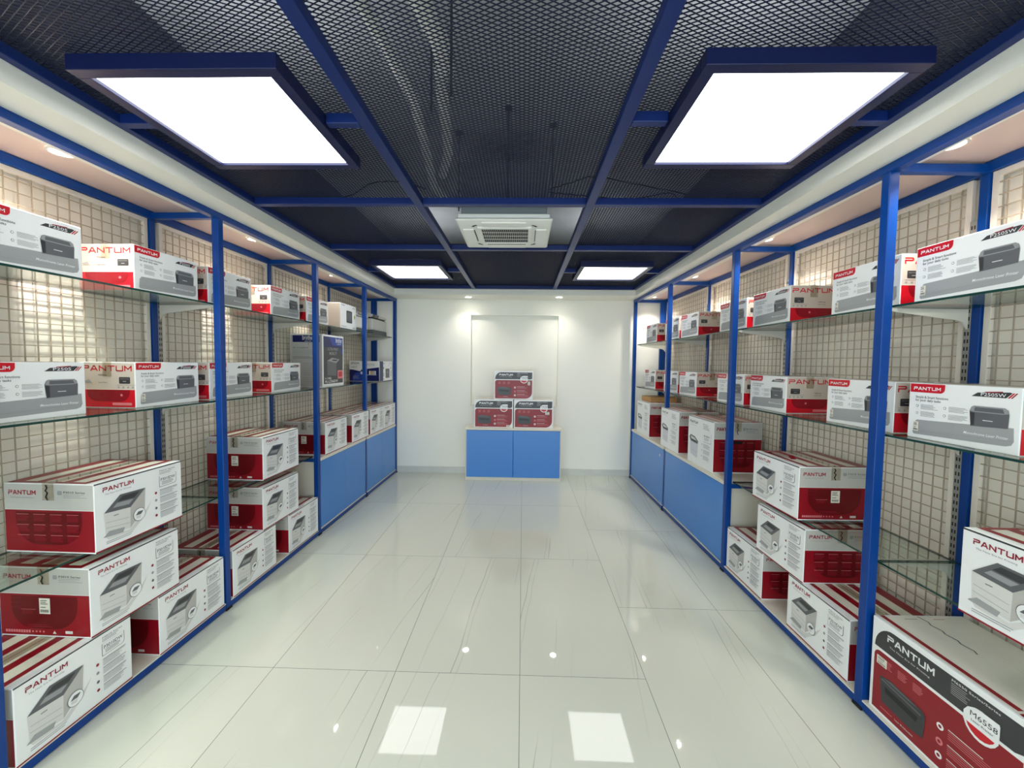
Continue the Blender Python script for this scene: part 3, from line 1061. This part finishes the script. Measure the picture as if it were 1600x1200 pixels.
cable([(.15, 2.66, 2.58), (.29, 2.60, 2.60), (.42, 2.55, 2.61), (.7, 2.64, 2.60), (.97, 2.75, 2.60), (1.3, 2.9, 2.60)], 'upper dark cable running right from the air conditioner')
cable([(.15, 2.68, 2.57), (.30, 2.74, 2.58), (.46, 2.80, 2.59), (.70, 2.84, 2.59), (.92, 2.76, 2.60), (1.02, 2.87, 2.60), (1.2, 3.1, 2.6)], 'lower dark cable sagging right of the air conditioner')
cable([(-.62, 2.66, 2.58), (-.75, 2.58, 2.59), (-.95, 2.62, 2.60), (-1.15, 2.78, 2.59), (-1.4, 2.9, 2.6)], 'dark cable running left from the air conditioner above the mesh')

# ---------------------------------------------------------------- shelving
POST = {'L': (.27, 1.312, 2.39, 3.48, 4.515, 5.54), 'R': (-.65, .575, 1.81, 3.02, 4.27, 5.49)}
SH_TOP = {'L': 1.822, 'R': 1.757}
SH_MID = {'L': 1.255, 'R': 1.212}
SH_LOW = {'L': 0.682, 'R': 0.660}
CAB0 = {'L': 3, 'R': 3}       # post index where the cupboards begin
BACK = .403
SIDE = {'L': 'left', 'R': 'right'}
PN = ['behind the viewer', 'beside the viewer', 'nearest in view', 'second in view', 'third in view', 'at the back wall']

for side in 'LR':
    P = POST[side]
    Y0, Y1 = P[0] - .02, P[-1] + .02
    fr = thing('shelving_frame', 'long blue steel tube shelving frame along the %s wall' % SIDE[side], 'shelving', unit_root(side), ROT[side])
    for i, y in enumerate(P):
        mb = MB(); z1 = 2.2995
        if i == 4:   # over the cupboards the upright is interrupted where a box stands
            zt = {'L': .662, 'R': .655}[side]
            unit_box(mb, side, -.0115, .02, y - .02, y + .02, .047, zt - .03)
            part('post', mb, M['blue'], fr, .002)
            mb = MB()
            unit_box(mb, side, -.02, .02, y - .02, y + .02, {'L': .961, 'R': 1.061}[side], z1)
        else:
            unit_box(mb, side, -.02, .02, y - .02, y + .02, .012, z1)
        part('post', mb, M['blue'], fr, .003)
        mb = MB(); unit_box(mb, side, -.024, .024, y - .024, y + .024, 0, .012); part('foot', mb, M['dark'], fr)
        mb = MB(); unit_box(mb, side, BACK - .0175, BACK + .0175, y - .0175, y + .0175, 0, 2.2995); part('rear_post', mb, M['blue'], fr, .002)
        mb = MB(); unit_box(mb, side, .021, BACK - .018, y - .0175, y + .0175, 2.300, 2.334); part('crossbar', mb, M['blue'], fr, .002)
        mb = MB(); unit_box(mb, side, .021, BACK - .018, y - .015, y + .015, .003, .035); part('crossbar', mb, M['blue'], fr, .002)
        if 2 <= i:
            mb = MB(); unit_box(mb, side, .021, BACK - .018, y - .015, y + .015, SH_LOW[side] - .048, SH_LOW[side] - .02)
            if i == CAB0[side]: part('crossbar', mb, M['blue'], fr, .002)
    for d in ((.262, .300) if side == 'L' else (.340, .3775)):
        mb = MB(); unit_box(mb, side, d - .0175, d + .0175, P[-1] - .0175, P[-1] + .0175, .047, 2.2995)
        part('rear_post', mb, M['blue'], fr, .002)
    for d, nm in ((0, 'top_rail'), (BACK, 'top_rail')):
        mb = MB(); unit_box(mb, side, d - .022, d + .022, Y0, Y1, 2.300, 2.345 if d else 2.3345); part(nm, mb, M['blue'], fr, .003)
    mb = MB()
    for a, b in zip(P, P[1:]): unit_box(mb, side, -.018, .018, a + .02, b - .02, .004, .038)
    part('base_rail', mb, M['blue'], fr, .002)
    mb = MB()
    unit_box(mb, side, .02, BACK - .018, Y0 + .02, Y1 - .02, .036, .046)
    for a, b in zip(P, P[1:]): unit_box(mb, side, -.017, .02, a + .021, b - .021, .039, .046)
    part('base_panel', mb, M['cream'], fr)
    for i, y in enumerate(P[:-1]):
        mb = MB()
        yy = y + .033
        unit_box(mb, side, .388, .412, yy - .014, yy + .014, .06, 2.12)
        z = .10
        while z < 2.10:
            for o_ in (-.006, .006):
                unit_box(mb, side, .3872, .388, yy + o_ - .0025, yy + o_ + .0025, z, z + .016, 1)
            z += .032
        part('slotted_upright', mb, [M['slot'], M['dark']], fr)
    mb = MB()
    unit_box(mb, side, .021, .382, Y0, Y1, 2.346, 2.356)
    part('canopy_panel', mb, M['canopy'], fr)

    # wire grids, one per bay
    for i, (a, b) in enumerate(zip(P, P[1:])):
        t = thing('wire_grid_panel', 'cream wire grid panel in the %s shelving, bay %s' % (SIDE[side], ['behind the viewer', 'nearest the viewer', 'second from the viewer', 'third from the viewer', 'next to the back wall'][i]), 'wire grid', unit_root(side), ROT[side], 'wire grid display panels')
        a2, b2 = a + .052, b - .022
        mb = MB()
        z0, z1 = .05, 2.298
        f = .012
        unit_box(mb, side, BACK - .008, BACK + .01, a2, a2 + 2 * f, z0, z1); unit_box(mb, side, BACK - .008, BACK + .01, b2 - 2 * f, b2, z0, z1)
        unit_box(mb, side, BACK - .008, BACK + .01, a2 + 2 * f, b2 - 2 * f, z0, z0 + 2 * f); unit_box(mb, side, BACK - .008, BACK + .01, a2 + 2 * f, b2 - 2 * f, z1 - 2 * f, z1)
        part('frame', mb, M['gframe'], t, .001)
        mb = MB()
        n = round((b2 - a2) / .05)
        for k in range(1, n):
            y = a2 + (b2 - a2) * k / n
            unit_box(mb, side, BACK - .002, BACK + .002, y - .002, y + .002, z0 + f, z1 - f)
        n = round((z1 - z0) / .05)
        for k in range(1, n):
            z = z0 + (z1 - z0) * k / n
            unit_box(mb, side, BACK - .006, BACK - .002, a2 + f, b2 - f, z - .002, z + .002)
        part('wires', mb, M['wire'], t)

    # glass shelves, one pane per bay and level, on brackets hooked to the slotted uprights
    for lv, zt in (('upper', SH_TOP[side]), ('middle', SH_MID[side]), ('low', SH_LOW[side])):
        for i, (a, b) in enumerate(zip(P, P[1:])):
            if lv == 'low' and i >= CAB0[side]: continue
            mb = MB()
            unit_box(mb, side, .033, .372, a + .003, b - (.003 if i < len(P) - 2 else .021), zt - .009, zt, 0, 1)
            o = link('glass_shelf', mb.data('glass_shelf', [M['glass'], M['gedge']]), None, unit_root(side), ROT[side])
            tag(o, '%s clear glass shelf of the %s shelving, bay %s' % (lv, SIDE[side], ['behind the viewer', 'nearest the viewer', 'second from the viewer', 'third from the viewer', 'next to the back wall'][i]), 'glass shelf', 'glass shelves')
        for i, y in enumerate(P):
            if lv == 'low' and i > CAB0[side]: continue
            if i == 0: continue
            yy = y + .033 if i < len(P) - 1 and not (lv == 'low' and i == CAB0[side]) else y - .033
            s = SG[side]
            z = zt - .009
            prof = [(.387, z), (.387, z - .085), (.380, z - .075), (.365, z - .055), (.34, z - .046), (.30, z - .042), (.07, z - .012), (.05, z - .004), (.05, z)]
            mb = MB()
            mb.prism([(s * u, v) for u, v in prof], 'y', yy - .004, yy + .004)
            o = link('shelf_bracket', mb.data('shelf_bracket', [M['bracket']]), None, unit_root(side), ROT[side])
            tag(o, 'off-white bracket under the %s glass shelf, %s wall, post %s' % (lv, SIDE[side], PN[i]), 'shelf bracket', 'shelf brackets')

# ---------------------------------------------------------------- cupboards under the far bays
def cupboard(side, a, b, nd, label, lock=False):
    t = thing('base_cupboard', label, 'cupboard', unit_root(side), ROT[side], 'blue base cupboards in the shelving')
    zt = .662 if side == 'L' else .655
    mb = MB()
    unit_box(mb, side, .006, .38, a, a + .018, .047, zt - .03); unit_box(mb, side, .006, .38, b - .018, b, .047, zt - .03)
    unit_box(mb, side, .006, .38, a + .018, b - .018, .047, .065); unit_box(mb, side, .365, .38, a + .018, b - .018, .065, zt - .03)
    part('carcass', mb, M['cream'], t)
    mb = MB()
    unit_box(mb, side, -.016, .38, a, b, zt - .028, zt)
    part('top_panel', mb, M['cream'], t, .002)
    n = nd
    for k in range(n):
        y0 = a + (b - a) * k / n + .0015
        y1 = a + (b - a) * (k + 1) / n - .0015
        mb = MB()
        unit_box(mb, side, -.012, .005, y0, y1, .05, zt - .031)
        d = part('door', mb, M['door'], t, .0015)
        if lock and k == n - 1:
            mb = MB()
            unit_box(mb, side, -.0135, -.0122, a + .10, a + .118, .535, .555)
            l = link('lock_sticker', mb.data('lock_sticker', [M['white']]), d)


cupboard('L', 3.505, 4.49, 2, 'blue two-door cupboard under the left shelving, nearer one')
cupboard('L', 4.54, 5.515, 2, 'blue two-door cupboard under the left shelving, against the back wall')
cupboard('R', 3.045, 4.245, 1, 'blue cupboard under the right shelving, nearer one')
cupboard('R', 4.295, 5.465, 1, 'blue cupboard under the right shelving by the back wall, small white mark', True)

t = thing('display_cabinet', 'low cream cabinet with two blue doors against the back wall', 'cabinet', (-.112, 5.41, 0))
mb = MB()
mb.box(-.606, .606, -.16, .155, .0, .04); mb.box(-.606, -.588, -.16, .155, .04, .645); mb.box(.588, .606, -.16, .155, .04, .645)
mb.box(-.588, .588, .14, .155, .04, .645); mb.box(-.588, .588, -.14, .14, .04, .055)
part('carcass', mb, M['cream'], t)
mb = MB(); mb.box(-.61, .61, -.168, .157, .645, .668); part('top_panel', mb, M['cream'], t, .002)
for x0, x1 in ((-.594, -.002), (.002, .594)):
    mb = MB(); mb.box(x0, x1, -.168, -.150, .042, .641); part('door', mb, M['door'], t, .0015)

# ---------------------------------------------------------------- cartons
SMALL = {'P2505': small_carton('P2505'), 'P2505W': small_carton('P2505W')}
BIG = {('rows', 'label'): big_carton('rows', 'label'), ('label', 'rows'): big_carton('label', 'rows')}
MFP = mfp_carton()


def part_data(name, data, parent, label=None):
    o = link(name, data, parent)
    if label: o['label'] = label
    return o


def lab_small():
    mb = MB()
    sticker(mb, ((SD / 2, -SW / 2, 0), (0, 1, 0), (0, 0, 1), SW, SH), .07, .70, .125, .87)
    return mb.data('barcode_label', PAL)


def lab_big(end):
    mb = MB()
    if end == 'A': a = ((-BD / 2, -BW / 2, 0), (1, 0, 0), (0, 0, 1), BD, BH)
    else: a = ((BD / 2, BW / 2, 0), (-1, 0, 0), (0, 0, 1), BD, BH)
    sticker(mb, a, .445, .435, .565, .66)
    return mb.data('barcode_label', PAL)


LAB_S, LAB_A, LAB_B = lab_small(), lab_big('A'), lab_big('B')
TAPE_B = tape_mesh(BD, BW, BH).data('packing_tape', [M['tape']])
TAPE_S = tape_mesh(SD, SW, SH, .045).data('packing_tape', [M['tape']])
TAPE_C = tape_mesh(CD, CW, CH).data('packing_tape', [M['tape']])
protos = {}


def place(kind, side, dfront, y0, y1, z, label, group, D):
    ym = (y0 + y1) / 2
    x, y = WP(side, dfront + D / 2, ym)
    rz = ROT[side] + (math.pi if side == 'R' else 0)
    if kind in protos:
        return dup(protos[kind], (x, y, z), rz, label, group)
    t = thing('printer_box', label, 'box', (x, y, z), rz, group)
    k = kind[0]
    if k == 'small':
        part_data('carton', SMALL[kind[1]], t); part_data('packing_tape', TAPE_S, t)
        if kind[2]: part_data('barcode_label', LAB_S, t, 'white barcode label')
    elif k == 'big':
        part_data('carton', BIG[kind[1]], t); part_data('packing_tape', TAPE_B, t)
        part_data('barcode_label', LAB_A if kind[1][0] == 'label' else LAB_B, t, 'white barcode label')
    elif k == 'mfp':
        part_data('carton', MFP, t); part_data('packing_tape', TAPE_C, t)
    protos[kind] = t
    return t


N_ = ['first', 'second', 'third', 'fourth', 'fifth', 'sixth', 'seventh']
W5, W5W = 'P2505', 'P2505W'


def row(side, lv, z, dfront, spans, model, labelled):
    g = 'white compact printer boxes on the %s glass shelf, %s wall' % (lv, SIDE[side])
    for i, (a, b) in enumerate(spans):
        k = ('small', model, i in labelled)
        place(k, side, dfront, a, b, z, 'white and red printer box on the %s %s glass shelf, %s from the viewer' % (SIDE[side], lv, N_[i]), g, SD)


def sp(ymid): return (ymid - SW / 2, ymid + SW / 2)


row('L', 'upper', SH_TOP['L'] + .0005, .10, [sp(1.555), sp(2.172), sp(2.632), sp(3.228), sp(3.714)], W5, ())
row('L', 'middle', SH_MID['L'] + .0005, .10, [sp(1.548), sp(2.160), sp(2.626), sp(3.226)], W5, (1,))
row('R', 'upper', SH_TOP['R'] + .0005, .085, [sp(1.578), sp(2.028), sp(2.745), sp(3.212), sp(3.995), sp(4.43), sp(5.09)], W5W, (0, 1))
row('R', 'middle', SH_MID['R'] + .0005, .085, [sp(1.574), sp(2.026), sp(2.742), sp(3.214), sp(3.994), sp(4.428), sp(5.10)], W5W, (0, 1))

ZB = .0465
RL, LR = ('rows', 'label'), ('label', 'rows')


def big(side, d, ymid, z, st, label, g):
    return place(('big', st), side, d, ymid - BW / 2, ymid + BW / 2, z, label, g, BD)


gl, grt = 'large printer boxes stacked low on the left wall', 'large printer boxes stacked low on the right wall'
big('L', -.02, 1.570, ZB, LR, 'large striped-top printer box on the left base, nearest the viewer', gl)
big('L', -.02, 2.142, ZB, LR, 'large striped-top printer box on the left base, just before the second post', gl)
big('L', -.02, 2.647, ZB, LR, 'large striped-top printer box on the left base, just past the tall post', gl)
big('L', -.02, 3.235, ZB, LR, 'large printer box on the left base beside the blue cupboard', gl)
big('L', -.02, 1.833, ZB + BH + .0025, LR, 'large printer box in the middle of the nearest left stack', gl)
big('L', -.02, 2.940, ZB + BH + .0025, LR, 'large printer box in the middle of the far left stack', gl)
big('L', -.02, 1.863, SH_LOW['L'] + .0005, RL, 'large printer box topmost in the nearest left stack, on the low glass shelf', gl)
big('L', -.02, 2.949, SH_LOW['L'] + .0005, LR, 'large printer box topmost in the far left stack, on the low glass shelf', gl)
gc = 'printer boxes on the left cupboards'
for i, ym in enumerate((3.826, 4.381, 4.862, 5.302)):
    big('L', -.01, ym, .6625, LR, 'printer box standing on the left blue cupboards, %s from the viewer' % N_[i], gc)

big('R', -.005, 2.106, ZB, LR, 'large striped-top printer box on the right base, left of the near post', grt)
big('R', -.005, 2.778, ZB, LR, 'large printer box on the right base beside the blue cupboard', grt)
big('R', -.005, 2.421, ZB + BH + .0025, LR, 'large printer box in the middle of the right stack', grt)
u1 = big('R', -.005, 2.486, SH_LOW['R'] + .0005, RL, 'large printer box topmost in the right stack, lifted red top flap', grt)
big('R', -.005, 1.232, SH_LOW['R'] + .0005, LR, 'large printer box on the low glass shelf at the right edge', grt)
mb = MB()
hp = [(.155, -.16, BH + .003), (.150, -.12, BH + .014), (.135, -.06, BH + .018), (.12, 0.0, BH + .016), (.12, .03, BH + .003)]
for (a, b) in zip(hp, hp[1:]):
    mb.poly([(a[0], a[1], a[2]), (b[0], b[1], b[2]), (b[0] - .03, b[1], b[2]), (a[0] - .03, a[1], a[2])], 0)
    mb.poly([(a[0], a[1], a[2] - .002), (a[0] - .03, a[1], a[2] - .002), (b[0] - .03, b[1], b[2] - .002), (b[0], b[1], b[2] - .002)], 0)
    mb.poly([(a[0], a[1], a[2] - .002), (b[0], b[1], b[2] - .002), (b[0], b[1], b[2]), (a[0], a[1], a[2])], 0)
part('carrying_strap', mb, PAL[PI['dred']], u1, label='lifted red strap')

gm = 'tall multifunction printer boxes on the right cupboards'
for i, ym in enumerate((3.497, 4.19, 5.055)):
    place(('mfp',), 'R', 0, ym - CW / 2, ym + CW / 2, .6555, 'tall white and red printer box on the right cupboards, %s' %
          ['nearest the viewer', 'middle of the three', 'against the back wall'][i], gm, CD)

# charcoal and red cartons
rb = red_carton(.55, .395, .375)
x, y = WP('R', -.005 + .1875, 1.4975)
t = thing('printer_box', 'red and charcoal printer box at the lower right corner, on the shelving base', 'box', (x, y, ZB), ROT['R'] + math.pi)
part_data('carton', rb, t)
mb = MB(); sticker(mb, ((.1875, -.275, 0), (0, 1, 0), (0, 0, 1), .55, .395), .055, .38, .14, .47); part('barcode_label', mb, PAL, t, label='white barcode label')
cb = red_carton(.50, .365, .23)
gg = 'red and charcoal printer boxes on the back cabinet'
for x, yb, z, lb, st in ((-.367, 5.41, .6685, 'bottom left red and charcoal printer box on the back cabinet', (.83, .90, .93, .97)),
                         (.143, 5.41, .6685, 'bottom right red and charcoal printer box on the back cabinet', (.80, .42, .90, .52)),
                         (-.116, 5.425, 1.0345, 'red and charcoal printer box topmost of three on the back cabinet', (.86, .37, .92, .50))):
    t = thing('printer_box', lb, 'box', (x, yb, z), -math.pi / 2, gg)
    part_data('carton', cb, t)
    mb = MB(); sticker(mb, ((.115, -.25, 0), (0, 1, 0), (0, 0, 1), .50, .365), *st); part('barcode_label', mb, PAL, t, label='small white sticker')


# ---- left middle shelf: tall dark blue box, ink tank box, small white box
def custom_root(name, side, d, y, z, label, cat='box'):
    x, yy = WP(side, d, y)
    return thing(name, label, cat, (x, yy, z), ROT[side] + (math.pi if side == 'R' else 0))


D, W, H = .30, .43, .485
t = custom_root('printer_box', 'L', .085 + D / 2, 3.976, SH_MID['L'] + .0005, 'tall white-edged navy printer box on the left middle glass shelf')
mb = MB(); carton_base(mb, D, W, H)
fr, ea, eb, tp = faces(mb, D, W, H)
fr.rect(.045, .035, .955, .945, 'char')
fr.rect(.045, .035, .955, .24, 'navy', 2)
fr.poly([(.3, .035), (.955, .035), (.955, .20), (.45, .20)], 'blue', 3)
fr.text('brother', .60, .135, w=.31, size=.068, c='white', ly=4)
fr.text('at your side', .66, .175, w=.2, size=.024, c='lgrey', ly=4)
fr.text('ULTRA PRINT', .22, .30, w=.5, size=.040, c='mgrey', ly=4)
fr.text('MOBILITY', .30, .385, w=.36, size=.040, c='mgrey', ly=4)
fr.poly([(.20, .50), (.42, .44), (.78, .47), (.62, .545)], 'mgrey', 4)
fr.poly([(.42, .475), (.70, .478), (.62, .505), (.45, .50)], 'black', 5)
fr.poly([(.20, .50), (.62, .545), (.62, .80), (.20, .78)], 'dgrey', 4)
fr.poly([(.62, .545), (.78, .47), (.78, .72), (.62, .80)], 'char', 4)
fr.poly([(.955, .24), (.955, .40), (.82, .27)], 'blue', 4)
fr.rrect(.68, .69, .94, .86, 'pink', .01, ly=5)
fr.rrect(.72, .72, .90, .82, 'red', .008, ly=6)
fr.text('In 2 Mặt', .09, .86, w=.3, size=.030, c='lgrey', ly=4)
fr.text('HL-L2366DW', .09, .925, w=.6, size=.036, c='white', ly=4)
for f in (ea, eb):
    f.rect(.02, .015, .98, .985, 'grey')
    f.rect(.08, .03, .92, .155, 'navy', 2)
    f.text('brother', .38, .11, w=.36, size=.062, c='white', ly=3)
    f.text('at your side', .46, .145, w=.2, size=.018, c='lgrey', ly=3)
    f.text('1', .55, .21, size=.03, c='black', ly=3)
    f.text('HL-L2366DW', .08, .275, w=.5, size=.02, c='dgrey', ly=3)
    f.lines(.08, .30, .90, .40, 5, 'mgrey', 3, .3)
    f.lines(.08, .42, .80, .48, 3, 'dgrey', 3, .3)
    f.lines(.40, .55, .92, .80, 7, 'mgrey', 3, .2)
    f.lines(.40, .83, .92, .93, 3, 'mgrey', 3, .2)
part_data('carton', mb.data('carton', PAL), t)

# ink tank printer box, turned so that its long side faces the viewer
t = custom_root('printer_box', 'L', .19, 5.045, SH_MID['L'] + .0005, 'white and blue ink tank printer box on the left middle glass shelf')
D, W, H = .37, .13, .245
mb = MB(); carton_base(mb, D, W, H)
fr, ea, eb, tp = faces(mb, D, W, H)
fr.rect(.01, .01, .99, .985, 'navy')
for f in (ea,):
    f.rect(.01, .01, .99, .985, 'lgrey')
    f.poly([(.01, .42), (.10, .42), (.36, .50), (.42, .42), (.55, .42), (.60, .38), (.99, .30), (.99, .985), (.01, .985)], 'navy', 2)
    f.poly([(.18, .60), (.45, .50), (.45, .985), (.10, .985)], 'blue', 3)
    f.text('EPSON', .06, .16, w=.27, size=.036, c='char', ly=3)
    f.text('L3250', .06, .33, w=.12, size=.022, c='char', ly=3)
    f.lines(.20, .26, .26, .34, 2, 'mgrey', 3)
    f.rrect(.38, .52, .44, .64, 'lgrey', .004, ly=4)
    f.poly([(.40, .42), (.55, .42), (.53, .46), (.40, .46)], 'black', 3)
    for k, c in enumerate(('black', 'cream', 'orange', 'taupe', 'lilac')):
        f.rect(.60 + k * .06, .48, .645 + k * .06, .66, c, 4)
    f.rect(.58, .67, .90, .69, 'lgrey', 4)
    f.lines(.58, .12, .90, .24, 4, 'mgrey', 3)
    f.lines(.12, .72, .34, .90, 4, 'lilac', 4, .12)
eb.rect(.01, .01, .99, .985, 'navy')
tp.rect(.02, .02, .98, .98, 'lgrey')
part_data('carton', mb.data('carton', PAL), t)

t = custom_root('printer_box', 'L', .02 + .13, 5.316, SH_MID['L'] + .0005, 'small white box with a black device printed on it, left middle shelf end')
D, W, H = .26, .38, .245
mb = MB(); carton_base(mb, D, W, H)
fr, ea, eb, tp = faces(mb, D, W, H)
for f in (ea, fr):
    f.rrect(.28, .38, .66, .86, 'dgrey', .01)
    f.rect(.42, .50, .50, .62, 'mgrey', 2)
    f.text('HP', .08, .15, w=.14, size=.025, c='dgrey')
    f.lines(.60, .10, .90, .14, 1, 'dgrey')
    f.disc(.10, .34, .012, 'char')
    f.disc(.60, .20, .007, 'dgrey')
    f.rect(.76, .30, .80, .40, 'dgrey')
    f.lines(.72, .50, .93, .80, 6, 'mgrey')
    f.lines(.05, .60, .22, .80, 4, 'mgrey')
    f.poly([(.05, .88), (.14, .93), (.20, .93), (.16, .90)], 'char')
eb.rect(.02, .02, .98, .98, 'lgrey')
part_data('carton', mb.data('carton', PAL), t)

# ---- left upper shelf: boxed device, two bare printers
t = custom_root('printer_box', 'L', .10 + .14, 4.352, SH_TOP['L'] + .0005, 'white box with a black printer picture and green leaf mark, left upper shelf')
D, W, H = .28, .385, .262
mb = MB(); carton_base(mb, D, W, H)
fr, ea, eb, tp = faces(mb, D, W, H)
fr.rrect(.36, .24, .72, .72, 'char', .014)
fr.rrect(.39, .30, .68, .66, 'dgrey', .010, ly=2)
fr.poly([(.82, .42), (.88, .34), (.92, .45), (.87, .56)], 'green', 2)
fr.text('brother', .06, .09, w=.2, size=.022, c='dgrey')
fr.text('HL-B2000D', .72, .12, w=.16, size=.018, c='dgrey')
fr.lines(.06, .86, .42, .92, 2, 'mgrey')
fr.text('TONER BOX', .72, .93, w=.22, size=.02, c='dgrey')
for f in (ea, eb):
    f.rect(.015, .015, .985, .985, 'taupe')
    f.lines(.12, .45, .32, .50, 2, 'orange', 2)
    f.lines(.08, .68, .36, .74, 2, 'orange', 2)
tp.rect(.02, .02, .98, .98, 'taupe')
part_data('carton', mb.data('carton', PAL), t)

t = custom_root('printer', 'L', .11 + .135, 4.754, SH_TOP['L'] + .0005, 'white laser printer with grey top and base, left upper shelf', 'printer')
mb = MB(); mb.box(-.135, .12, -.172, .172, .05, .175); part('body', mb, M['white'], t, .008)
mb = MB(); mb.box(-.13, .125, -.168, .168, .003, .05); part('paper_tray', mb, M['prdark'], t, .004)
mb = MB()
mb.prism([(-.135, .175), (.10, .175), (.128, .185), (.128, .215), (.09, .235), (-.12, .235), (-.135, .22)], 'y', -.174, .174); part('top_cover', mb, M['prgrey'], t, .004)
mb = MB(); mb.box(.1205, .124, .08, .14, .12, .15); mb.box(.125, .129, -.13, .10, .195, .212); part('control_panel', mb, M['prdark'], t)

t = custom_root('printer', 'L', .07 + .15, 5.205, SH_TOP['L'] + .0005, 'bare grey multifunction printer at the end of the left upper shelf', 'printer')
mb = MB(); mb.box(-.15, .14, -.235, .235, .055, .19); part('body', mb, M['prgrey'], t, .01)
mb = MB(); mb.box(-.145, .145, -.23, .23, .003, .055)
for k in range(8): mb.box(.145, .1465, -.2 + k * .052, -.2 + k * .052 + .03, .015, .045)
part('paper_tray', mb, M['prdark'], t, .003)
mb = MB()
mb.prism([(-.15, .205), (.12, .205), (.145, .215), (.14, .235), (.06, .262), (-.12, .262), (-.15, .25)], 'y', -.225, .235); part('scanner_lid', mb, M['prgrey'], t, .005)
mb = MB(); mb.box(-.05, .142, -.232, -.12, .190, .204); mb.box(-.13, .12, -.12, .225, .190, .204); part('output_bay', mb, M['dark'], t)
mb = MB()
mb.prism([(.10, .192), (.158, .200), (.168, .232), (.142, .238)], 'y', -.225, -.10)
part('control_panel', mb, M['prdark'], t, .003)

# ---- flat kraft box on the farthest right tall box
x, y = WP('R', .20, 5.10)
t = thing('flat_carton', 'flat brown cardboard box lying on the farthest right printer box', 'box', (x, y, .6555 + CH + .0025), ROT['R'])
mb = MB(); mb.box(-.155, .155, -.17, .17, 0, .055); part('carton', mb, M['kraft'], t, .002)
mb = MB(); mb.box(-.1555, .1555, -.02, .02, .0552, .0556); part('packing_tape', mb, M['tape'], t)
